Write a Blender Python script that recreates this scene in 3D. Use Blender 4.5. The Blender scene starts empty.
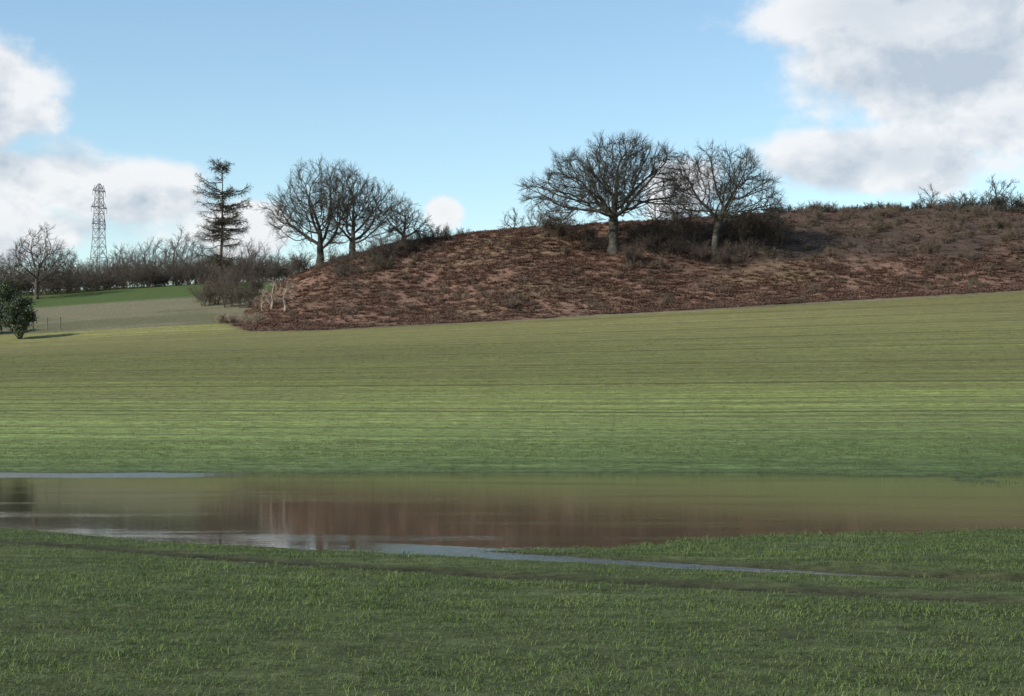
import bpy, math, numpy as np
from mathutils import Vector
R = math.radians
rng = np.random.default_rng(7)
F = 1624.0; EYE = 1.8; H0 = 388.0
scene = bpy.context.scene
scene.view_settings.view_transform = 'Standard'
scene.view_settings.look = 'None'
scene.view_settings.exposure = 0

# ------------------------------------------------------------ noise
def vnoise(x, y, seed=0):
    xi = np.floor(x).astype(np.int64); yi = np.floor(y).astype(np.int64)
    fx = x - xi; fy = y - yi
    fx = fx*fx*(3-2*fx); fy = fy*fy*(3-2*fy)
    def h(a, b):
        n = (a*374761393 + b*668265263 + seed*974711) & 0x7fffffff
        n = ((n ^ (n >> 13))*1274126177) & 0x7fffffff
        return ((n ^ (n >> 16)) & 0xffff)/65535.0
    return (h(xi,yi)*(1-fx)+h(xi+1,yi)*fx)*(1-fy)+(h(xi,yi+1)*(1-fx)+h(xi+1,yi+1)*fx)*fy
def fbm(x, y, o=4, seed=0):
    s = 0; a = 1; t = 0
    for i in range(o):
        s = s + a*vnoise(x, y, seed+i*17); t += a; a *= .55; x = x*2.03+11.3; y = y*2.03+5.7
    return s/t
def sst(a, b, x):
    t = np.clip((x-a)/(b-a), 0, 1); return t*t*(3-2*t)

# ------------------------------------------------------------ terrain
def near_edge(x):
    return np.interp(x, [-60,-40,-20,-6.6,-4,-1.2,.5,2.6,5.3,7.3,16,40,60],[30,26,22.5,20.6,19.2,17.9,18.2,19.2,20.4,21.2,23.5,28,31])
def far_edge(x):
    return np.interp(x, [-60,-40,0,7,10,40,60],[31,34,36,35.5,35,32,31])
def foot(x):
    return np.interp(x,[-60,-40,-32,-27,-22,-15,0,20,44,80],[230,185,168,151,138,135,136,138,141,150])
def ridge(x):
    return np.interp(x,[-60,-40,-30,-25.6,-21,-16.5,-11,-2,9,19,29,52,100],[10,11.5,12.5,13.8,15.2,16.6,18.2,19.4,20.1,20.9,21.7,22.3,23.5])-1.6
def base_h(x, y):
    xc = np.clip(x,-70,70); yy = y-36.5
    yy = np.where(yy>7, yy, np.where(yy<-7,0,(yy+7)**2/28))
    z = .077*yy + (.048*xc-.4)*yy/100
    z = z + .090*np.logaddexp(0,(y-137)/4)*4
    z = 15.9 - np.logaddexp(0,(15.9-z)/1.0)*1.0
    return z
def rutdist(x, y):
    w = .3*(vnoise(x*.14+3, y*0+1.5, 5)-.5)
    return ((y-17.0)+.575*(x+2.85))/1.153 + w
SEP=1.85
def H(x, y):
    x = np.asarray(x,float); y = np.asarray(y,float)
    b = base_h(x,y)
    yn = near_edge(x)+1.3*(fbm(x*.45,y*.45,3,3)-.5); yf = far_edge(x)
    t = (y-yn)/(yf-yn)
    inside = np.clip(4*t*(1-t),0,1)
    pat = sst(3,8,x)
    basin = -.12*np.sqrt(inside)*(1-.5*pat)
    basin += (fbm(x*.55,y*.32,4,9)-.5)*(.05+.15*pat)*np.clip(inside*2+.15,0,1)*((t>-.6)&(t<1.4))
    nearz = np.clip(.012+.014*(yn-y),0,.11)*(t<0)
    farz = np.clip(.010*(y-yf),0,.05)*(t>1)
    z = b*sst(26,35,y) + basin + nearz + farz
    z = z + (fbm(x*1.8,y*1.8,3,21)-.5)*.04*np.clip(1-inside,0,1)
    rd = rutdist(x,y)
    z = z - .04*np.exp(-(rd/.18)**2)*(y<21)*sst(-7,-2,x) - (.115+.05*sst(2,6,x))*np.exp(-((rd-SEP)/.25)**2)*np.clip((x+5)/3,0,1)*(y<20)
    f = foot(x)+2.0*(fbm(x*.12,x*0,3,31)-.5)
    bf = base_h(x,f)
    tb = np.clip((y-f)/28,0,1)
    s = .45*tb+.55*tb*tb*(3-2*tb)
    bank = bf+(ridge(x)-bf)*s
    lump = (fbm(x*.1,y*.1,3,41)-.5)*2.2*np.sin(np.pi*np.clip(tb,0,.93)) + (fbm(x*.5,y*.5,4,47)-.5)*.45*sst(0,.15,tb)
    bank = np.where(y<f,-50,bank+lump)
    return np.maximum(z,bank)
def on_bank(x,y):
    f = foot(x)+2.0*(fbm(x*.12,x*0,3,31)-.5)
    bf = base_h(x,f); tb=np.clip((y-f)/28,0,1); s=.45*tb+.55*tb*tb*(3-2*tb)
    return (y>f-.3)&(bf+(ridge(x)-bf)*s > base_h(x,y)-.3+.9*sst(-24,-29,x))&(x>-33)
def survey(bear, elev, dmin=60, dmax=300):
    d = np.arange(dmin,dmax,.25); x=(bear-512)/F*d; z=H(x,d)
    v = H0-(z-EYE)/d*F
    i = np.where(v<=elev)[0]
    k = i[0] if len(i) else int(np.argmin(v))
    return float(x[k]), float(d[k]), float(z[k])
def at(bear, d):
    x=(bear-512)/F*d
    return float(x), float(d), float(H(np.array([x]),np.array([d]))[0])
def reach(v,d,z): return EYE+(H0-v)/F*d-z

def axis(parts):
    return np.concatenate([np.arange(a,b,s) for a,b,s in parts])
xr = axis([(0,12,.15),(12,48,.5),(48,120,1.5)])
g = 120*1.25**np.arange(0,15)
xs = np.concatenate([-g[::-1],-xr[:0:-1],xr,g])
ys = np.concatenate([axis([(-400,-40,60),(-40,4,4),(4,10,.25),(10,24,.12),(24,44,.22),(44,190,.65),(190,330,3)]),330*1.25**np.arange(0,12)])
X,Y = np.meshgrid(xs,ys); Z = H(X,Y)
nx,ny=len(xs),len(ys)
def mesh_np(name, verts, faces, mat=None, smooth=False, link=True):
    me = bpy.data.meshes.new(name)
    verts=np.asarray(verts,np.float32); faces=np.asarray(faces,np.int32)
    n=faces.shape[1]
    me.vertices.add(len(verts)); me.vertices.foreach_set('co',verts.ravel())
    me.loops.add(faces.size); me.loops.foreach_set('vertex_index',faces.ravel())
    me.polygons.add(len(faces)); me.polygons.foreach_set('loop_start',np.arange(0,faces.size,n,dtype=np.int32))
    me.polygons.foreach_set('loop_total',np.full(len(faces),n,np.int32))
    if smooth: me.polygons.foreach_set('use_smooth',np.ones(len(faces),bool))
    me.update(calc_edges=True); me.validate()
    ob = bpy.data.objects.new(name,me)
    if mat: me.materials.append(mat)
    if link: scene.collection.objects.link(ob)
    return ob

# ------------------------------------------------------------ node helpers
def newmat(name):
    m=bpy.data.materials.new(name); m.use_nodes=True
    nt=m.node_tree; b=nt.nodes['Principled BSDF']; return m,nt,b
class NB:
    def __init__(s,nt): s.nt=nt
    def n(s,t,**k):
        nd=s.nt.nodes.new(t)
        for a,v in k.items(): setattr(nd,a,v)
        return nd
    def put(s,sock,v):
        if isinstance(v,bpy.types.NodeSocket): s.nt.links.new(v,sock)
        else: sock.default_value=v
    def m(s,op,a,b=None,c=None,clamp=False):
        nd=s.n('ShaderNodeMath',operation=op,use_clamp=clamp); s.put(nd.inputs[0],a)
        if b is not None: s.put(nd.inputs[1],b)
        if c is not None: s.put(nd.inputs[2],c)
        return nd.outputs[0]
    def vm(s,op,a,b=None):
        nd=s.n('ShaderNodeVectorMath',operation=op); s.put(nd.inputs[0],a)
        if b is not None: s.put(nd.inputs[1],b)
        return nd.outputs['Value'] if op=='LENGTH' else nd.outputs[0]
    def noise(s,vec,scale,detail=4,rough=.55,dist=0):
        nd=s.n('ShaderNodeTexNoise'); s.put(nd.inputs['Vector'],vec)
        nd.inputs['Scale'].default_value=scale; nd.inputs['Detail'].default_value=detail
        nd.inputs['Roughness'].default_value=rough; nd.inputs['Distortion'].default_value=dist
        return nd.outputs['Fac']
    def mr(s,v,a,b,c,d,smooth=False):
        nd=s.n('ShaderNodeMapRange'); nd.interpolation_type='SMOOTHSTEP' if smooth else 'LINEAR'
        s.put(nd.inputs[0],v)
        for i,q in enumerate((a,b,c,d)): s.put(nd.inputs[i+1],q)
        return nd.outputs[0]
    def mix(s,f,a,b,mode='MIX'):
        nd=s.n('ShaderNodeMix',data_type='RGBA',blend_type=mode); s.put(nd.inputs[0],f)
        s.put(nd.inputs[6],a); s.put(nd.inputs[7],b); return nd.outputs[2]
    def comb(s,x,y,z):
        nd=s.n('ShaderNodeCombineXYZ'); s.put(nd.inputs[0],x); s.put(nd.inputs[1],y); s.put(nd.inputs[2],z); return nd.outputs[0]
    def sep(s,v):
        nd=s.n('ShaderNodeSeparateXYZ'); s.put(nd.inputs[0],v); return nd.outputs

# ------------------------------------------------------------ ground colour map
C=np.zeros((ny,nx,4)); C[...,3]=1
def lerp(a,b,w): return a*(1-w[...,None])+np.array(b)*w[...,None]
soil=np.array([.062,.046,.03])
yk=np.array([0,22,34,38,43,48,55,63,72,82,98,115,135,150])  # crop and soil tone by distance, with cloud-shade bands painted in
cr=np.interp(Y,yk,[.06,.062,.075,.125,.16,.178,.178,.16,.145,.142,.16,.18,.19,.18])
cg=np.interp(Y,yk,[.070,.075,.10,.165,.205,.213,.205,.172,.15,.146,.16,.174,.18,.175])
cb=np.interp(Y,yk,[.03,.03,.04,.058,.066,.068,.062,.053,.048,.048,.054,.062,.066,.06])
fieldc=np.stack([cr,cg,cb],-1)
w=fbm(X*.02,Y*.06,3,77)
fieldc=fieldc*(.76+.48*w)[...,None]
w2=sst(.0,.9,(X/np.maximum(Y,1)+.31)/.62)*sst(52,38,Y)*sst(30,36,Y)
fieldc=lerp(fieldc,[.08,.115,.04],w2*.6)  # field darkens to the right, uneven light painted as crop colour
col=fieldc
wet=sst(.03,-.02,Z)*(Y<42)
col=lerp(col,[.045,.04,.025],wet)
rd=rutdist(X,Y)
rut=np.clip(.8*np.exp(-(rd/.22)**2)+np.exp(-((rd-SEP)/.28)**2),0,1)*(Y<21)
col=lerp(col,soil*.5,rut)
past=np.where((Y>foot(X)-2)|((X<-24)&(Y>147)),1.,0)
col=lerp(col,[.165,.15,.09],past)
col=lerp(col,[.125,.12,.065],past*sst(.45,.6,fbm(X*.05,Y*.15,3,90)))
p2=sst(178,182,Y+2*vnoise(X*.2,Y*.2)); col=lerp(col,[.07,.10,.03],p2)
bk=on_bank(X,Y).astype(float)
nz=fbm(X*.15,Y*.15,4,51)[...,None]
bankc=np.array([.168,.10,.071])*(.7+.6*nz)
bankd=np.array([.072,.05,.038])
tb=np.clip((Y-foot(X))/28,0,1)
dk=sst(.48,.62,fbm(X*.05+4,Y*.14,3,57))*.4
def darkzone(x,tb): return sst(.34,.52,tb+.22*(fbm(x*.12,tb*4,3,58)-.5))*sst(8,24,x)
dk=np.clip(dk+darkzone(X,tb)*.9,0,1)
bankc=bankc*(1-dk[...,None])+bankd*dk[...,None]
gr=sst(.58,.72,fbm(X*.08+9,Y*.2,3,59))*(1-dk)
bankc=lerp(bankc,[.15,.122,.07],gr*.55)
col=col*(1-bk[...,None])+bankc*bk[...,None]
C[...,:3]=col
idx=np.arange(nx*ny).reshape(ny,nx)
fc=np.stack([idx[:-1,:-1],idx[:-1,1:],idx[1:,1:],idx[1:,:-1]],-1).reshape(-1,4)
V=np.stack([X,Y,Z],-1).reshape(-1,3)

gm,nt,bs=newmat('field_soil_and_crop'); q=NB(nt)
at_=q.n('ShaderNodeAttribute',attribute_name='cmap'); bk_=q.n('ShaderNodeAttribute',attribute_name='bank')
geo=q.n('ShaderNodeNewGeometry'); P=geo.outputs['Position']; sx=q.sep(P)
warp=q.m('MULTIPLY',q.noise(P,.03,2),4.0)
yy=q.m('ADD',q.m('ADD',sx[1],q.m('MULTIPLY',sx[0],.08)),warp)
rows=q.noise(q.comb(q.m('MULTIPLY',sx[0],.014),q.m('MULTIPLY',yy,.7),0),1.6,7,.75)
streak=q.noise(q.comb(q.m('MULTIPLY',sx[0],.3),q.m('MULTIPLY',yy,2.0),0),1.5,5,.75)
spk=q.noise(P,3.5,5,.8)
f1=q.mr(rows,.36,.64,.76,1.18); f2=q.mr(streak,.3,.7,.62,1.38); f3=q.mr(spk,.3,.7,.5,1.5)
brk_=q.noise(q.comb(q.m('MULTIPLY',sx[0],.06),yy,0),1.0,3,.6)
ln=q.m('ABSOLUTE',q.m('SUBTRACT',q.m('FRACT',q.m('DIVIDE',yy,2.1)),.5))
lf=q.mr(ln,.0,.10,q.mr(brk_,.35,.62,.35,.92),1,True)
ln2=q.m('ABSOLUTE',q.m('SUBTRACT',q.m('FRACT',q.m('DIVIDE',yy,11.7)),.5))
lf=q.m('MULTIPLY',lf,q.mr(ln2,.0,.035,.4,1,True))
far=q.mr(sx[1],38,46,0,1)
far=q.m('MULTIPLY',far,q.mr(sx[1],150,138,0,1))
notb=q.m('SUBTRACT',1.0,bk_.outputs['Fac'])
fr=q.m('MULTIPLY',far,notb)
lf=q.m('ADD',1.0,q.m('MULTIPLY',q.m('SUBTRACT',lf,1.0),fr))
rowf=q.m('ADD',1.0,q.m('MULTIPLY',q.m('SUBTRACT',q.m('MULTIPLY',f1,f2),1.0),q.m('MULTIPLY',notb,q.mr(sx[1],140,160,1,.4))))
tot=q.m('MULTIPLY',q.m('MULTIPLY',rowf,lf),f3)
bn=q.noise(q.vm('MULTIPLY',P,(.6,1.3,1.3)),.9,8,.78); bf2=q.mr(bn,.32,.68,.45,1.55)
tot=q.m('MULTIPLY',tot,q.m('ADD',1.0,q.m('MULTIPLY',q.m('SUBTRACT',bf2,1.0),bk_.outputs['Fac'])))
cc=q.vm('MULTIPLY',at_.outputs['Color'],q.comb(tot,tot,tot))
brown=q.mix(q.m('MULTIPLY',q.mr(rows,.55,.4,0,.4,True),fr),cc,(.13,.105,.06,1))
nt.links.new(brown,bs.inputs['Base Color']); bs.inputs['Roughness'].default_value=.95; bs.inputs['Specular IOR Level'].default_value=.1
bp=q.n('ShaderNodeBump'); bp.inputs['Strength'].default_value=.5; bp.inputs['Distance'].default_value=.12
q.put(bp.inputs['Height'],q.m('ADD',spk,bn)); nt.links.new(bp.outputs[0],bs.inputs['Normal'])
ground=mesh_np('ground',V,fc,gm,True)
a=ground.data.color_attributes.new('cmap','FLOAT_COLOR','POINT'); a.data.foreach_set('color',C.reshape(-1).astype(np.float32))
a=ground.data.attributes.new('bank','FLOAT','POINT'); a.data.foreach_set('value',bk.reshape(-1).astype(np.float32))

# ------------------------------------------------------------ flood water
wm,nt,bs=newmat('muddy_flood_water'); q=NB(nt)
bs.inputs['Base Color'].default_value=(.06,.05,.03,1); bs.inputs['IOR'].default_value=1.333
geo=q.n('ShaderNodeNewGeometry'); P=geo.outputs['Position']; s=q.sep(P)
wind=q.mr(q.noise(q.comb(q.m('MULTIPLY',s[0],.15),q.m('MULTIPLY',s[1],.8),0),1.0,4,.6),.5,.68,0,1,True)
lp=q.m('MULTIPLY',q.mr(s[0],-5,-7.5,0,1,True),q.mr(s[1],32.2,33.6,0,1,True))
rip=q.m('ADD',lp,q.m('MULTIPLY',wind,.12),clamp=True)
nb_=q.mr(q.noise(P,1.1,3),.45,.62,0,1,True)
ny_=q.m('MULTIPLY',q.m('MULTIPLY',q.mr(s[1],18.6,17.8,0,.6,True),q.mr(s[0],-3,-1.5,0.05,1,True)),nb_)
ny_=q.m('MAXIMUM',ny_,q.m('MULTIPLY',q.mr(s[0],-2,-.5,0,1,True),q.mr(q.m('ADD',s[1],q.m('MULTIPLY',s[0],.575)),18.2,17.9,0,.9)))
rip=q.m('ADD',rip,ny_,clamp=True)
q.put(bs.inputs['Roughness'],q.mr(rip,0,1,.035,.2))
wv=q.noise(q.comb(s[0],q.m('MULTIPLY',s[1],1.6),0),6,3,.6)
bp=q.n('ShaderNodeBump'); bp.inputs['Distance'].default_value=.02
q.put(bp.inputs['Strength'],q.mr(rip,0,1,.035,.9)); q.put(bp.inputs['Height'],wv)
nt.links.new(bp.outputs[0],bs.inputs['Normal'])
mesh_np('flood_water',[(-75,9,0),(75,9,0),(75,40,0),(-75,40,0)],[(0,1,2,3)],wm)

# ------------------------------------------------------------ scatter
def scatter(name, pts, scl, protos, seed=0, tilt=0.0):
    r=np.random.default_rng(seed); n=len(pts)
    me=bpy.data.meshes.new(name); me.vertices.add(n); me.vertices.foreach_set('co',np.asarray(pts,np.float32).ravel())
    rot=np.zeros((n,3),np.float32); rot[:,2]=r.uniform(0,6.283,n); rot[:,0]=r.normal(0,tilt,n) if tilt else 0
    a=me.attributes.new('rot','FLOAT_VECTOR','POINT'); a.data.foreach_set('vector',rot.ravel())
    a=me.attributes.new('scl','FLOAT','POINT'); a.data.foreach_set('value',np.asarray(scl,np.float32))
    a=me.attributes.new('pick','INT','POINT'); a.data.foreach_set('value',r.integers(0,len(protos),n).astype(np.int32))
    me.update()
    ob=bpy.data.objects.new(name,me); scene.collection.objects.link(ob)
    coll=bpy.data.collections.new(name+'_parts')
    for p in protos: coll.objects.link(p)
    ng=bpy.data.node_groups.new(name+'_gn','GeometryNodeTree')
    ng.interface.new_socket('Geometry',in_out='INPUT',socket_type='NodeSocketGeometry')
    ng.interface.new_socket('Geometry',in_out='OUTPUT',socket_type='NodeSocketGeometry')
    N=ng.nodes.new; L=ng.links.new
    gi=N('NodeGroupInput'); go=N('NodeGroupOutput'); mp=N('GeometryNodeMeshToPoints'); ip=N('GeometryNodeInstanceOnPoints')
    ci=N('GeometryNodeCollectionInfo'); ci.inputs[0].default_value=coll; ci.inputs[1].default_value=True; ci.inputs[2].default_value=True
    def na(nm,t):
        x=N('GeometryNodeInputNamedAttribute'); x.data_type=t; x.inputs[0].default_value=nm; return x.outputs[0]
    L(gi.outputs[0],mp.inputs[0]); L(mp.outputs[0],ip.inputs['Points']); L(ci.outputs[0],ip.inputs['Instance'])
    ip.inputs['Pick Instance'].default_value=True
    L(na('pick','INT'),ip.inputs['Instance Index']); L(na('rot','FLOAT_VECTOR'),ip.inputs['Rotation']); L(na('scl','FLOAT'),ip.inputs['Scale'])
    L(ip.outputs[0],go.inputs[0])
    md=ob.modifiers.new('scatter','NODES'); md.node_group=ng
    print(name,n)
    return ob

def leafmat(name,c1,c2,rough=.6,transl=0.0,big=.25):
    m,nt,bs=newmat(name); q=NB(nt)
    oi=q.n('ShaderNodeObjectInfo'); geo=q.n('ShaderNodeNewGeometry')
    f=q.m('ADD',q.m('MULTIPLY',oi.outputs['Random'],.5),q.mr(q.noise(geo.outputs['Position'],big,3,.7),.3,.7,0,.6),clamp=True)
    c=q.mix(f,(*c1,1),(*c2,1)); q.put(bs.inputs['Base Color'],c)
    bs.inputs['Roughness'].default_value=rough; bs.inputs['Specular IOR Level'].default_value=.25
    if transl:
        t=q.n('ShaderNodeBsdfTranslucent'); q.put(t.inputs[0],c); mx=q.n('ShaderNodeMixShader'); mx.inputs[0].default_value=transl
        nt.links.new(bs.outputs[0],mx.inputs[1]); nt.links.new(t.outputs[0],mx.inputs[2])
        nt.links.new(mx.outputs[0],nt.nodes['Material Output'].inputs[0])
    return m
def blades(name,r,n,h,wd,spread,mat,lean=.5,pts=((0,0,1),(.75,.4,.8),(.85,1.0,.0))):
    vs=[];fs=[]
    for i in range(n):
        a=r.uniform(0,6.283); d=np.array([math.cos(a),math.sin(a),0]); p=np.array([-d[1],d[0],0])
        b=r.normal(0,spread,3); b[2]=-.01; hh=h*r.uniform(.5,1.1); ln=r.uniform(.1,lean)*hh*1.7; w=wd*r.uniform(.7,1.2)
        k=len(vs)
        for zf,of,wf in pts:
            c=b+d*ln*of+np.array([0,0,hh*zf]); vs+= [c-p*w*wf*.5,c+p*w*wf*.5]
        for j in range(len(pts)-1): fs.append((k+2*j,k+2*j+1,k+2*j+3,k+2*j+2))
    return mesh_np(name,vs,fs,mat,link=False)
wheat=leafmat('winter_wheat_leaf',(.075,.12,.028),(.165,.215,.06),.55,.3,1.2)
wheat_d=leafmat('drowned_wheat_leaf',(.075,.115,.035),(.13,.17,.06),.5,.2)
wheat_far=leafmat('winter_wheat_leaf_far',(.13,.16,.05),(.19,.215,.07),.6,0)
r1=np.random.default_rng(3)
pr=[blades('wheat_tuft_%d'%i,r1,10,.033,.0042,.03,wheat,1.6) for i in range(4)]
u=np.array([1,-.575])/1.153; v=np.array([.575,1])/1.153
S=np.arange(-30,30,.04); T=np.arange(-12,30,.12)
SS,TT=np.meshgrid(S,T); SS=SS+rng.uniform(-.03,.03,SS.shape); TT=TT+rng.normal(0,.026,SS.shape)
px=(SS*u[0]+TT*v[0]).ravel(); py=(SS*u[1]+TT*v[1]).ravel()+5
k=(py>6.5)&(py<26)&(np.abs(px)<.35*py+1.0)
px,py=px[k],py[k]; pz=H(px,py); rd=rutdist(px,py)
dens=fbm(px*1.6,py*1.6,4,61)
k=(pz>.004)&(np.abs(rd)>.25)&(np.abs(rd-SEP)>.34)&(rng.random(len(px))<np.clip(dens*2.4-.2,0.2,.98))
px,py,pz=px[k],py[k],pz[k]; rd=rd[k]
nr=np.minimum(np.abs(rd),np.abs(rd-SEP))
scl=rng.uniform(.6,1.5,len(px))*(.6+.8*fbm(px*.9,py*.9,3,66))*np.interp(nr,[.25,.8],[.6,1])*np.where((rd<SEP)&(rd>SEP-1.0),.75,1)
scatter('winter_wheat',np.stack([px,py,pz],-1),scl,pr,1,.25)
n=90000
py=rng.uniform(17,42,n); px=rng.uniform(-1,1,n)*(.36*py+1.5); pz=H(px,py); rd=rutdist(px,py)
prob=np.where(py>36,.6,sst(-.06,.012,pz)*(.2+.5*sst(3,7.5,px)+.2*(py<20)))*sst(.36,.56,fbm(px*.8,py*.45,3,71)+.1*(py>34))
k=(rng.random(n)<prob)&(pz>-.065)&(pz<.6)&(np.abs(rd-SEP)>.34)
px,py,pz=px[k],py[k],pz[k]
pr2=[blades('wheat_shoot_%d'%i,r1,6,.05,.0048,.03,wheat_d,1.0) for i in range(3)]
scatter('drowned_wheat',np.stack([px,py,pz],-1),rng.uniform(.6,1.3,len(px)),pr2,2,.1)
n=22000
py=38+60*rng.random(n)**1.5; px=rng.uniform(-1,1,n)*(.35*py+2)
py=np.round((py+.08*px)/.5)*.5-.08*px+rng.normal(0,.06,n); pz=H(px,py)
k=~on_bank(px,py+1.0)&(pz>.03)
pr3=[blades('wheat_clump_%d'%i,r1,9,.045,.011,.10,wheat_far,1.2) for i in range(3)]
scatter('hillside_wheat',np.stack([px,py,pz],-1)[k],(rng.uniform(.5,1.2,n)*(.6+py/120))[k],pr3,3)

# bracken
brk=leafmat('dead_bracken',(.12,.068,.045),(.265,.168,.12),.95,.25,.45)
def fronds(name,r,n,h,mat):
    vs=[];fs=[]
    for i in range(n):
        a=r.uniform(0,6.283); d=np.array([math.cos(a),math.sin(a),0]); p=np.array([-d[1],d[0],0])
        L=h*r.uniform(.7,1.3); b=r.normal(0,.12,3); b[2]=-.03
        prev=None
        for j in range(4):
            t=j/3; c=b+d*L*t+np.array([0,0,L*(.95*t-.8*t*t)*r.uniform(.7,1.3)])
            w=L*.09*(1-t)*(1 if j else .15)+.006
            k=len(vs); vs+=[c-p*w,c+p*w]
            if prev is not None: fs+=[(prev,prev+1,k+1,k)]
            prev=k
    return mesh_np(name,vs,fs,mat,link=False)
bp_=[fronds('bracken_clump_%d'%i,r1,16,.5,brk) for i in range(4)]
n=40000
px=rng.uniform(-34,66,n); py=rng.uniform(133,172,n)
k=on_bank(px,py)&(py<foot(px)+31); px,py=px[k],py[k]; pz=H(px,py)
tbb=(py-foot(px))/28
pr_=(.35+.65*sst(.3,.55,fbm(px*.25,py*.4,3,81)))*(1-.9*darkzone(px,tbb)); k=rng.random(len(px))<pr_*.85+.03
scatter('dead_bracken',np.stack([px,py,pz],-1)[k],rng.uniform(.4,1.15,k.sum()),bp_,4,.12)

# ------------------------------------------------------------ bark material
def bark(name,c1,c2):
    m,nt,bs=newmat(name); q=NB(nt); geo=q.n('ShaderNodeNewGeometry')
    f=q.noise(geo.outputs['Position'],1.7,3,.65)
    q.put(bs.inputs['Base Color'],q.mix(q.mr(f,.35,.65,0,1),(*c1,1),(*c2,1))); bs.inputs['Roughness'].default_value=.9
    bs.inputs['Specular IOR Level'].default_value=.15
    return m
oakb=bark('oak_bark',(.040,.037,.032),(.10,.092,.072))
brownb=bark('brown_twigs',(.07,.055,.043),(.15,.12,.09))
paleb=bark('pale_dead_wood',(.25,.2,.15),(.40,.33,.24))
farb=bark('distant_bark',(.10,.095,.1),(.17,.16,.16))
hedgeb=bark('hedge_twigs',(.065,.055,.044),(.13,.105,.08))

def tubes(P0,P1,R0,R1,sides):
    P0=np.asarray(P0,float);P1=np.asarray(P1,float);n=len(P0)
    d=P1-P0; d/=np.linalg.norm(d,axis=1,keepdims=True)+1e-9
    ref=np.where(np.abs(d[:,2:3])>.9,np.array([[1.,0,0]]),np.array([[0,0,1.]]))
    a=np.cross(d,ref); a/=np.linalg.norm(a,axis=1,keepdims=True)+1e-9; b=np.cross(d,a)
    th=np.arange(sides)/sides*2*np.pi
    ring=a[:,None,:]*np.cos(th)[None,:,None]+b[:,None,:]*np.sin(th)[None,:,None]
    v0=P0[:,None,:]+ring*np.asarray(R0)[:,None,None]; v1=P1[:,None,:]+ring*np.asarray(R1)[:,None,None]
    V=np.concatenate([v0,v1],1).reshape(-1,3)
    j=np.arange(sides); jn=(j+1)%sides
    f=np.stack([j,jn,jn+sides,j+sides],-1)[None]+(np.arange(n)*2*sides)[:,None,None]
    return V,f.reshape(-1,4)
class Geo:
    def __init__(s): s.v=[];s.f=[];s.n=0
    def add(s,V,Fc): s.v.append(V); s.f.append(Fc+s.n); s.n+=len(V)
    def seg(s,P0,P1,R0,R1,sides=3): s.add(*tubes(P0,P1,R0,R1,sides))
    def obj(s,name,mat,loc=(0,0,0)):
        ob=mesh_np(name,np.concatenate(s.v),np.concatenate(s.f),mat,True); ob.location=loc; return ob
def rnd(r,n): 
    v=r.normal(size=(n,3)); return v/np.linalg.norm(v,axis=1,keepdims=True)
def nrm(v): return v/(np.linalg.norm(v,axis=1,keepdims=True)+1e-9)
def twigs(g,r,P,D,num,ln,rad,up=.15,sp=.8,fork=.9):
    P=np.repeat(P,num,0); D=np.repeat(D,num,0); n=len(P)
    d1=nrm(D+rnd(r,n)*sp+np.array([0,0,up])); l=(ln*r.uniform(.4,1.3,n))[:,None]
    m=P+d1*l*.5; d2=nrm(d1+rnd(r,n)*.3+np.array([0,0,up])); e=m+d2*l*.5
    o=np.full(n,rad)
    g.seg(P,m,o,o*.75); g.seg(m,e,o*.75,o*.4)
    for kk in range(2):
        d3=nrm(d2+rnd(r,n)*fork); g.seg(m,m+d3*l*.45,o*.6,o*.35)
def colonize(r,A,start,step,infl,kill,iters=110,jit=.1):
    N=[np.array(p,float) for p in start]; par=[-1]+list(range(len(start)-1)); D=[np.array([0,0,1.])]*len(start)
    A=A.copy(); 
    arr=np.array(N); dd=np.linalg.norm(A[:,None]-arr[None],axis=2); ni=dd.argmin(1); nd=dd.min(1); alive=np.ones(len(A),bool)
    for it in range(iters):
        act=alive&(nd<infl)
        if not act.any(): 
            if not alive.any() or it>40: break
            act=alive&(nd<=nd[alive].min()+.5)
        ids=np.unique(ni[act]); new=[]
        arr=np.array(N)
        for i in ids:
            a=A[act&(ni==i)]; v=nrm(a-arr[i]).mean(0)+D[i]*.6+r.normal(0,jit,3); v/=np.linalg.norm(v)+1e-9
            p=arr[i]+v*step*r.uniform(.85,1.15); new.append((p,i,v))
        na=np.array([x[0] for x in new]); base=len(N)
        for p,i,v in new: N.append(p);par.append(i);D.append(v)
        dd=np.linalg.norm(A[:,None]-na[None],axis=2); mi=dd.argmin(1); md=dd.min(1)
        up=md<nd; ni=np.where(up,mi+base,ni); nd=np.where(up,md,nd)
        alive&=~(nd<kill)
        if len(N)>12000: break
    return np.array(N),np.array(par),np.array(D)
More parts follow.
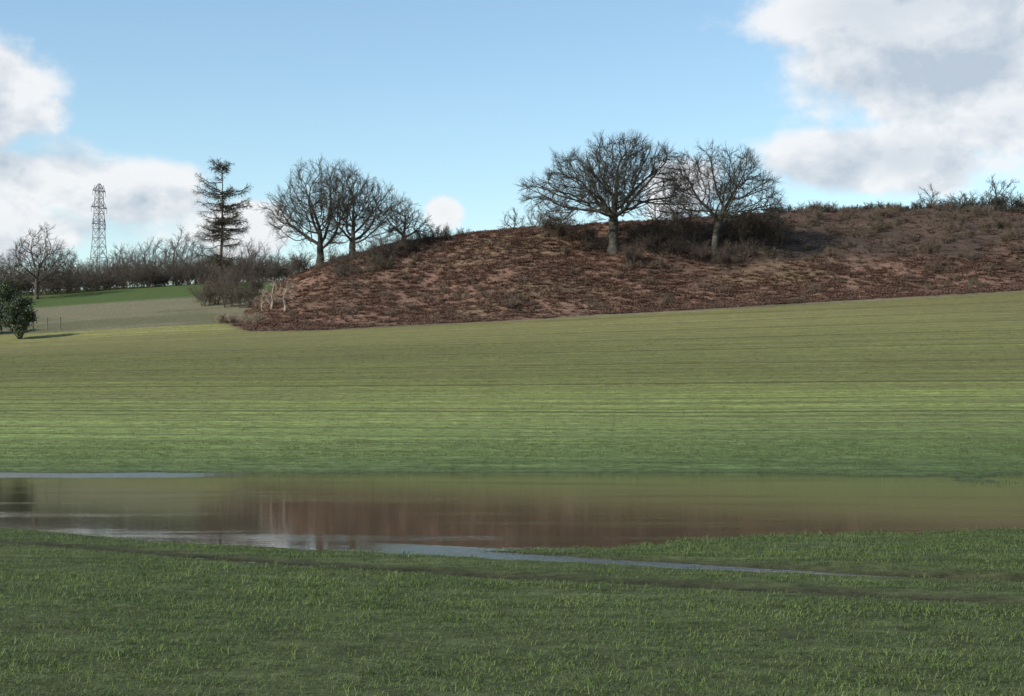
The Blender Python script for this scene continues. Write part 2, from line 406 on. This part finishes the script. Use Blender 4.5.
def crown_tree(name,loc,h,rx,ry,seed,mat=None,trunk=.17,low=.2,na=1300,step=.3,tip=.022,lean=(0,0),shape=None,tw=3,twl=1.0,off=(0,0),expo=2.15,twr=.0125,lobes=None,irr=.22,kill=1.7,gap=.0):
    r=np.random.default_rng(seed); mat=mat or oakb
    if lobes is None:
        lobes=[(0,0,.5,.6,.6,.36)]
        for i in range(11):
            a=i/11*6.283+r.uniform(-.3,.3); e=r.uniform(.25,.75); zz=r.uniform(.34,.8)-.12*e
            lobes.append((math.cos(a)*e,math.sin(a)*e,zz,.24+r.uniform(0,irr),.24+r.uniform(0,irr),.12+r.uniform(0,.13)))
        lobes.append((r.uniform(-.25,.25),0,.8,.3,.3,.2))
    A=[]
    Lb=np.array(lobes); wgt=(Lb[:,3]*Lb[:,4]*Lb[:,5]); wgt/=wgt.sum()
    mx=max((l[0]+l[3]) for l in lobes); mn=max((-l[0]+l[3]) for l in lobes)
    zt=max(l[2]+l[5] for l in lobes)
    while len(A)<na:
        l=Lb[r.choice(len(Lb),p=wgt)]
        p=rnd(r,1)[0]*r.random()**.38*(1.13 if r.random()<.12 else .97)
        px_,py_,pz_=l[0]+p[0]*l[3],l[1]+p[1]*l[4],(l[2]+p[2]*l[5])/zt
        if pz_<low*.9: continue
        px_=px_/(mx if px_>0 else mn)
        A.append((px_*rx*.97+off[0]+lean[0]*pz_,py_*ry*.97+off[1],h*pz_*.965))
    A=np.array(A)
    if gap>0:
        c=1.1; keep=vnoise(A[:,0]/c+A[:,1]*.37+50,A[:,2]/c+A[:,1]*.5+50,seed)>gap; A=A[keep]
    th=h*trunk; k=max(3,int(th/step)+1)
    st=[(lean[0]*.25*i/k+r.normal(0,.03),lean[1]*.25*i/k,th*i/(k-1)-.25*(i==0)) for i in range(k)]
    N,par,D=colonize(r,A,st,step,max(rx,h)*.30,step*kill)
    n=len(N); acc=np.zeros(n); ch=np.zeros(n,int)
    for i in range(n-1,0,-1):
        if ch[i]==0: acc[i]=tip**expo
        acc[par[i]]+=acc[i]; ch[par[i]]+=1
    rad=acc**(1/expo); rad[ch==0]=tip
    flare=1+.5*np.exp(-np.maximum(N[:,2],0)/.5)*(rad>rad.max()*.6)
    g=Geo(); i=np.arange(1,n); p=par[1:]
    rp=np.minimum(rad[p],rad[i]*1.35)
    rp=np.where(ch[p]==1,rad[p],rp)
    big=rad[i]>.07
    g.seg(N[p[big]],N[i[big]],(rp*flare[p])[big],(rad*flare)[i[big]],7)
    if (~big).any(): g.seg(N[p[~big]],N[i[~big]],rp[~big],rad[i[~big]],3)
    thin=rad<tip*2.0; thin[:k]=False
    twigs(g,r,N[thin],D[thin],tw,twl,twr,.1,.55,.6)
    print(name,n,'max r',rad.max())
    return g.obj(name,mat,loc)

def px2m(px,d): return px*d/F
L1=[(.05,0,.58,.45,.55,.32),(-.5,0,.50,.34,.4,.18),(-.78,.1,.52,.2,.3,.13),(-.38,.2,.72,.28,.4,.18),(.1,-.1,.82,.3,.4,.16),(.42,0,.74,.3,.4,.2),(.66,.1,.55,.28,.4,.18),(.78,-.2,.36,.2,.3,.11),(-.58,-.2,.32,.24,.3,.09),(0,.6,.55,.36,.3,.2),(0,-.6,.5,.36,.3,.2),(.3,0,.9,.17,.25,.09),(-.1,.1,.88,.16,.2,.08),(.62,0,.8,.15,.2,.08)]
x,y,z=survey(614,252); crown_tree('oak_tree',(x,y,z-.1),reach(130,y,z),px2m(92,y),px2m(75,y),11,trunk=.12,low=.18,na=3900,off=(-.3,0),lobes=L1,tip=.022,tw=4,twr=.013,twl=1.05,kill=1.5,gap=.24)
L2=[(0,0,.60,.45,.5,.28),(-.5,0,.74,.28,.4,.17),(-.2,.1,.88,.24,.3,.11),(.3,0,.78,.3,.4,.16),(.64,0,.62,.3,.4,.13),(.9,0,.46,.17,.3,.11),(-.65,.1,.46,.22,.3,.13),(.1,.5,.55,.3,.3,.2),(.1,-.5,.55,.3,.3,.2),(.5,.1,.4,.3,.3,.08)]
x,y,z=survey(715,260); crown_tree('oak_tree',(x,y,z-.1),reach(137,y,z),px2m(62,y),px2m(58,y),23,trunk=.17,low=.22,na=2500,off=(.6,0),lean=(.3,0),lobes=L2,tw=4,twr=.0125,kill=1.5,gap=.24)
x,y,z=survey(320,266); crown_tree('ash_tree',(x,y,z-.1),reach(155,y,z),px2m(58,y),px2m(50,y),31,trunk=.07,low=.09,na=2600,off=(-.2,0),tw=3,twr=.0125,kill=1.5,gap=.28)
x,y,z=survey(352,258); crown_tree('ash_tree',(x,y,z-.1),reach(158,y,z),px2m(58,y),px2m(50,y),38,trunk=.09,low=.12,na=2300,off=(.5,0),tw=3,twr=.0125,kill=1.5,gap=.28)
x,y,z=survey(404,243); crown_tree('hawthorn_tree',(x,y,z-.1),reach(197,y,z),px2m(36,y),px2m(28,y),41,trunk=.06,low=.06,na=1000,twl=.7,mat=brownb,kill=1.4)
x,y,z=at(36,195); crown_tree('ash_tree',(x,y,z-.3),reach(217,y,z),px2m(42,y),px2m(38,y),43,trunk=.2,low=.25,na=1600,tw=3,mat=hedgeb,gap=.2)
for i,(b,d,tv,rr) in enumerate([(514,170,204,14),(540,172,199,16),(562,170,206,14),(655,170,194,20),(690,170,202,18),(768,170,190,18)]):
    x,y,z=at(b,d); crown_tree('hawthorn_tree',(x,y,z-.3),reach(tv,y,z),px2m(rr,y),px2m(rr,y),50+i,trunk=.1,low=.1,na=560,tw=4,twl=.6,mat=brownb)
for i,(b,d,tv,rr) in enumerate([(932,176,181,17),(962,178,187,18),(998,176,171,18),(1014,178,185,15),(975,178,188,12)]):
    x,y,z=at(b,d); crown_tree('oak_tree',(x,y,z-.3),reach(tv,y,z),px2m(rr,y),px2m(rr,y),70+i,trunk=.12,low=.18,na=800,tw=4,twl=.6)

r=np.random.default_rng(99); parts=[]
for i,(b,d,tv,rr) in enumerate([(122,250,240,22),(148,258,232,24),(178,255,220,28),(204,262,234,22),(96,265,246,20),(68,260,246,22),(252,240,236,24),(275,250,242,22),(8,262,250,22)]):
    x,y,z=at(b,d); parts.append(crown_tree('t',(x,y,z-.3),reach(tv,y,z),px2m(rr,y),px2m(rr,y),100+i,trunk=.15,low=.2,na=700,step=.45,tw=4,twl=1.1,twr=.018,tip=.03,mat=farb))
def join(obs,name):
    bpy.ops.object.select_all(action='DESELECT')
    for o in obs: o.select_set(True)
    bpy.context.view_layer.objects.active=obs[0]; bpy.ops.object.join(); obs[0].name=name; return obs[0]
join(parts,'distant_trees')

def shrub_geo(g,r,c,rad,h,stems,twr=.012,tw=4):
    n=stems; a=r.uniform(0,6.283,n); rr=rad*.35*np.sqrt(r.random(n))
    P=np.stack([c[0]+rr*np.cos(a),c[1]+rr*np.sin(a),np.full(n,c[2]-.15)],-1)
    D=nrm(np.stack([np.cos(a)*rr/rad*2+r.normal(0,.25,n),np.sin(a)*rr/rad*2+r.normal(0,.25,n),np.full(n,1.2*h/rad/1.5+.2)],-1))
    k=5; L=np.sqrt(h*h*.8+rad*rad*.25)*r.uniform(.55,1.05,n); Rr=np.full(n,.03)
    for j in range(k):
        Q=P+D*(L/k)[:,None]; g.seg(P,Q,Rr*(1-j*.15),Rr*(1-(j+1)*.15),3)
        if j>0: twigs(g,r,Q,D,tw,h*.28+.15,twr,.1,1.0)
        P=Q; D=nrm(D+rnd(r,n)*.35)
def shrubs(name,items,seed,mat,tw=4,stems=16,twr=.012):
    r=np.random.default_rng(seed); g=Geo()
    for (x,y,rad,h) in items:
        z=float(H(np.array([x]),np.array([y]))[0]); shrub_geo(g,r,(x,y,z),rad,h,stems,tw=tw,twr=twr)
    return g.obj(name,mat)
r=np.random.default_rng(5)
it=[]
for b in np.arange(-120,290,6.5):
    d=206+r.normal(0,2); x=(b-512)/F*d; it.append((x,d,r.uniform(1.3,2.3),r.uniform(1.5,3.6)))
shrubs('hedgerow',it,6,hedgeb,tw=4,stems=20,twr=.015)
it=[]
for b in np.arange(-60,280,9):
    d=218+r.normal(0,4); x=(b-512)/F*d; it.append((x,d,r.uniform(1.8,3),r.uniform(2.8,5.8)))
shrubs('thicket',it,8,brownb,tw=4,stems=20)
it=[]
for (b,e,ra,h) in [(215,304,1.6,3.6),(228,307,1.4,3),(243,308,1.5,2.6),(205,306,1.3,2.4),(255,295,1.4,2.2),(300,274,1.6,2.2),(335,270,1.8,2),(368,264,1.8,2.4),(390,259,1.8,2.4),(380,270,1.4,1.6),(300,270,1.2,2.0),(232,298,1.6,4.2),(345,278,1.5,1.5),(405,253,1.6,2.2),(425,244,1.4,1.6),(440,240,1.2,1.4)]:
    x,y,z=survey(b,e); it.append((x,y,ra,h))
shrubs('hawthorn_scrub',it,9,brownb,tw=5,stems=22)
it=[]
for (b,e,ra,h) in [(548,233,1.6,2.0),(566,238,1.6,1.9),(585,243,1.6,2.0),(640,243,1.5,1.9),(665,240,1.8,2.6),(690,246,2.2,3.2),(735,248,2.4,3.6),(752,240,2.2,3.2),(770,236,1.8,2.6),(780,246,1.6,1.8),(700,262,1.4,1.8),(740,262,2.0,2.2),(725,265,1.6,1.4),(632,264,1.0,2.2),(655,252,1.5,1.8),(676,256,1.6,1.6),(600,250,1.4,1.4)]:
    x,y,z=survey(b,e); it.append((x,y,ra,h))
shrubs('bramble_scrub',it,10,bark('bramble_stems',(.06,.045,.036),(.14,.105,.08)),tw=5,stems=22)
it=[]
for b in np.arange(770,1120,6):
    d=169+r.normal(0,1.0); x=(b-512)/F*d; it.append((x,d,1.0,r.uniform(.3,.8)))
for b in np.arange(955,1120,8):
    x=(b-512)/F*171; it.append((x,171,1.4,r.uniform(.9,1.8)))
shrubs('ridge_hedge',it,12,oakb,tw=5,stems=14)
it=[]; 
for i in range(190):
    x=r.uniform(-24,56); y=float(foot(np.array(x)))+r.uniform(1,27)
    it.append((x,y,r.uniform(.4,1.0),r.uniform(.3,.9)))
for i in range(110):
    x=r.uniform(20,58); y=float(foot(np.array(x)))+r.uniform(13,28)
    it.append((x,y,r.uniform(.6,1.5),r.uniform(.4,1.2)))
shrubs('bank_scrub',it,15,bark('dry_stems',(.09,.066,.048),(.2,.155,.11)),tw=4,stems=9)
for i,(b,e,h) in enumerate([(272,309,3.3),(285,312,3.6),(262,312,2.3)]):
    x,y,z=survey(b,e); crown_tree('elder_sapling',(x,y,z-.1),h,1.0,.9,130+i,trunk=.15,low=.15,na=170,step=.22,tw=2,twl=.45,mat=paleb,tip=.026)
it=[]
for b in np.arange(222,262,5):
    x,y,z=survey(b,323); it.append((x,y,.7,.9))
shrubs('dead_grass_tussocks',it,14,paleb,tw=4,stems=14)

def leafy(name,loc,rx,h,seed,n,mat):
    r=np.random.default_rng(seed); g=Geo(); s=Geo()
    cl=rnd(r,34)*np.array([rx*.85,rx*.85,h*.44])*r.uniform(.35,1.08,(34,1))+np.array([0,0,h*.48]); cl[:,2]=np.maximum(cl[:,2],.25)
    cl[:,:2]*=np.interp(cl[:,2],[0,h*.5,h],[1,1,.6])[:,None]
    P=cl[r.integers(0,34,n)]+r.normal(0,.24,(n,3)); P[:,2]=np.abs(P[:,2])
    a=rnd(r,n)*.09; b=np.cross(nrm(a),rnd(r,n)); b=nrm(b)*.06
    Vv=np.stack([P-a,P+b,P+a,P-b],1).reshape(-1,3); Ff=np.arange(n*4).reshape(-1,4)
    g.add(Vv,Ff); o=g.obj(name,mat,loc)
    s.seg(np.tile([[0,0,-.2]],(30,1)),cl[:30],np.full(30,.05),np.full(30,.015),4)
    t=s.obj('stems',oakb,(0,0,0)); t.parent=o
    return o
ivy=leafmat('ivy_leaf',(.032,.045,.022),(.085,.10,.05),.5,0,.9)
x,y,z=survey(20,339); leafy('ivy_bush',(x,y,z),px2m(20,y),px2m(50,y),3,5500,ivy)
x,y,z=survey(-6,334); leafy('ivy_bush',(x,y,z),px2m(14,y),px2m(36,y),4,4500,ivy)
x,y,z=survey(8,305,150); leafy('holly_bush',(x,y,z),1.8,3.2,5,3500,ivy)

def larch(loc,h,seed):
    r=np.random.default_rng(seed); g=Geo()
    zz=np.linspace(-.3,h,26); cx=np.cumsum(r.normal(0,.02,26)); T=np.stack([cx,cx*.5,zz],-1)
    rd=np.interp(zz,[0,h],[.24,.03]); g.seg(T[:-1],T[1:],rd[:-1],rd[1:],7)
    wl=np.sort(r.uniform(.16,.98,32))
    for i in range(140):
        t=wl[r.integers(0,32)]+r.normal(0,.008); t=min(max(t,.1),.99); zb=h*t; a=r.uniform(0,6.283)
        L=np.interp(t,[.14,.3,.45,.6,.75,.88,1],[2.3,3.6,2.9,3.0,3.2,3.0,1.2])*r.choice([.4,.7,1.0,1.1])
        d=np.array([math.cos(a),math.sin(a),0.]); p=np.array([np.interp(zb,zz,T[:,0]),np.interp(zb,zz,T[:,1]),zb])
        pit=np.interp(t,[0,.6,.9,1],[-.3,-.05,.25,.6])+r.normal(0,.12); P=[p]; k=8
        for j in range(k):
            dv=d+np.array([0,0,pit+.6*(j/k)**2])+r.normal(0,.15,3); P.append(P[-1]+dv/np.linalg.norm(dv)*L/k)
        P=np.array(P); rr=np.linspace(.055,.018,k+1); g.seg(P[:-1],P[1:],rr[:-1],rr[1:],4)
        D=nrm(P[1:]-P[:-1]); twigs(g,r,P[2:],D[1:],5,.65,.015,-.3,.9)
        n=int(16*L); q=P[r.integers(2,k+1,n)]+r.normal(0,.18,(n,3))-np.array([0,0,.12])
        a_=rnd(r,n)*.07; b_=nrm(np.cross(a_,rnd(r,n)))*.035
        g.add(np.stack([q-a_,q+b_,q+a_,q-b_],1).reshape(-1,3),np.arange(n*4).reshape(-1,4))
    return g.obj('larch_tree',bark('larch_bark_and_needles',(.042,.035,.024),(.10,.08,.052)),loc)
x,y,z=at(222,195); larch((x,y,z-.2),reach(164,195,z)+.1,8)

def pylon(loc,h,rotz,mat):
    P0=[];P1=[];Rr=[]
    def wd(z): return float(np.interp(z,[0,h*.62,h*.97,h],[3.0,1.2,.7,.1]))
    def L(a,b,w=.11): P0.append(a);P1.append(b);Rr.append(w)
    lv=[0,.13,.24,.34,.43,.51,.58,.64,.70,.75,.80,.85,.90,.945,.97,1]
    for a,b in zip(lv[:-1],lv[1:]):
        za,zb=a*h,b*h; wa,wb=wd(za),wd(zb); c=[(-1,-1),(1,-1),(1,1),(-1,1)]
        for i in range(4):
            p,q_=c[i],c[(i+1)%4]
            L((p[0]*wa,p[1]*wa,za),(p[0]*wb,p[1]*wb,zb),.12)
            L((p[0]*wa,p[1]*wa,za),(q_[0]*wb,q_[1]*wb,zb),.06); L((q_[0]*wa,q_[1]*wa,za),(p[0]*wb,p[1]*wb,zb),.06)
            L((p[0]*wb,p[1]*wb,zb),(q_[0]*wb,q_[1]*wb,zb),.06)
    for zf,ln in [(.95,2.6),(.84,3.2),(.73,2.8)]:
        zz=zf*h; w=wd(zz)
        for s in (-1,1):
            for yv in (-w,w):
                L((s*w,yv,zz),(s*ln,0,zz),.09); L((s*w,yv,zz+1.6),(s*ln,0,zz),.07)
            for t in (.33,.66):
                L((s*(w+(ln-w)*t),w*(1-t),zz),(s*(w+(ln-w)*t),-w*(1-t),zz),.06); L((s*(w+(ln-w)*t),w*(1-t),zz),(s*(w+(ln-w)*t),w*(1-t),zz+1.6*(1-t)),.06)
            L((s*ln,0,zz),(s*ln,0,zz-1.4),.08)
    g=Geo(); g.seg(P0,P1,np.array(Rr),np.array(Rr),4); o=g.obj('electricity_pylon',mat,loc); o.rotation_euler[2]=rotz; return o
sm,nt,bs=newmat('galvanised_steel'); q=NB(nt); bs.inputs['Metallic'].default_value=.3; bs.inputs['Roughness'].default_value=.6
geo=q.n('ShaderNodeNewGeometry'); q.put(bs.inputs['Base Color'],q.mix(q.noise(geo.outputs['Position'],.8,3),(.2,.2,.21,1),(.34,.34,.35,1)))
x,y,z=at(98,430); pylon((x,y,z),reach(183,430,z),R(66),sm)

fm=bark('weathered_post',(.12,.10,.08),(.24,.2,.16)); g=Geo(); pts=[]
for b in (20,33,47,60):
    x,y,z=at(b,150); pts.append((x,y,z))
pts=np.array(pts); o=np.ones(len(pts)); g.seg(pts-np.array([0,0,.3]),pts+np.array([0,0,1.15]),o*.06,o*.055,6)
for hh in (.4,.75,1.08): g.seg(pts[:-1]+[0,0,hh],pts[1:]+[0,0,hh],o[1:]*.006,o[1:]*.006,3)
g.obj('post_and_wire_fence',fm)

# ------------------------------------------------------------ sun + sky
EL=R(34); AZ=R(-120)
sd=Vector((math.sin(AZ)*math.cos(EL),math.cos(AZ)*math.cos(EL),math.sin(EL)))
sl=bpy.data.lights.new('sun','SUN'); sl.energy=5.0; sl.angle=R(.5); sl.color=(1,.95,.86)
so=bpy.data.objects.new('sun',sl); scene.collection.objects.link(so); so.rotation_euler=sd.to_track_quat('Z','Y').to_euler()
w=bpy.data.worlds.new('World'); scene.world=w; w.use_nodes=True; nt=w.node_tree; q=NB(nt)
bg=nt.nodes['Background']
sky=q.n('ShaderNodeTexSky'); sky.sky_type='NISHITA'; sky.sun_disc=False; sky.sun_elevation=EL; sky.sun_rotation=AZ
sky.air_density=1.0; sky.dust_density=.3; sky.ozone_density=2.5; sky.altitude=100
tc=q.n('ShaderNodeTexCoord'); dv=q.sep(tc.outputs['Generated'])
az=q.m('ARCTAN2',dv[0],dv[1]); el=q.m('ARCSINE',dv[2])
p=q.comb(az,el,0)
def cn(off):
    v=q.vm('MULTIPLY',q.vm('ADD',p,off),(1,1.35,1)); return q.noise(v,13,8,.56,.1)
n1=cn((0,0,.3)); n2=cn((-.010,.014,.3))
blobs=[(-20,115,105,80,1.3),(40,190,110,50,1.1),(120,203,110,46,1.0),(40,235,180,40,.9),(250,228,46,34,1.0),(445,212,24,20,1.0),
       (682,190,44,38,1.0),(900,15,190,65,1.2),(960,80,200,80,1.25),(880,165,125,42,1.15),(1000,130,110,60,.9),(650,-8,60,10,.4),(1250,100,200,120,1.2),(-300,150,200,80,1.1)]
acc=None
for (bu,bv,ru,rv,am) in blobs:
    c=((bu-512)/F,(H0-bv)/F,0); rr=(F/ru,F/rv,0)
    l=q.vm('LENGTH',q.vm('MULTIPLY',q.vm('SUBTRACT',p,c),rr))
    val=q.m('MULTIPLY',q.m('SUBTRACT',1.0,l),am)
    acc=val if acc is None else q.m('MAXIMUM',acc,val)
acc=q.m('MAXIMUM',acc,-.6)
field=q.m('ADD',acc,q.m('MULTIPLY',q.m('SUBTRACT',n1,.47),2.0))
dens=q.mr(field,.02,.45,0,1,True)
lit=q.m('ADD',.75,q.m('MULTIPLY',q.m('SUBTRACT',n1,n2),4.5),clamp=True)
thick=q.mr(field,.4,1.3,0,1,True)
gmask=q.mr(az,.12,.2,.22,.95)
shade=q.m('SUBTRACT',lit,q.m('MULTIPLY',q.m('MULTIPLY',thick,gmask),.62),clamp=True)
ccol=q.mix(shade,(3.4,3.9,4.5,1),(6.2,6.25,6.35,1))
tint=q.mix(1.0,sky.outputs[0],(1.17,1.2,1.12,1),'MULTIPLY')
final=q.mix(q.m('MULTIPLY',dens,.93),tint,ccol)
nt.links.new(final,bg.inputs[0]); bg.inputs[1].default_value=.15

cam=bpy.data.cameras.new('camera'); co=bpy.data.objects.new('camera',cam); scene.collection.objects.link(co); scene.camera=co
cam.sensor_width=36; cam.lens=36*F/1024; cam.clip_end=12000; cam.clip_start=.1
co.location=(0,0,EYE); co.rotation_euler=(R(90)+math.atan((H0-348)/F),0,0)
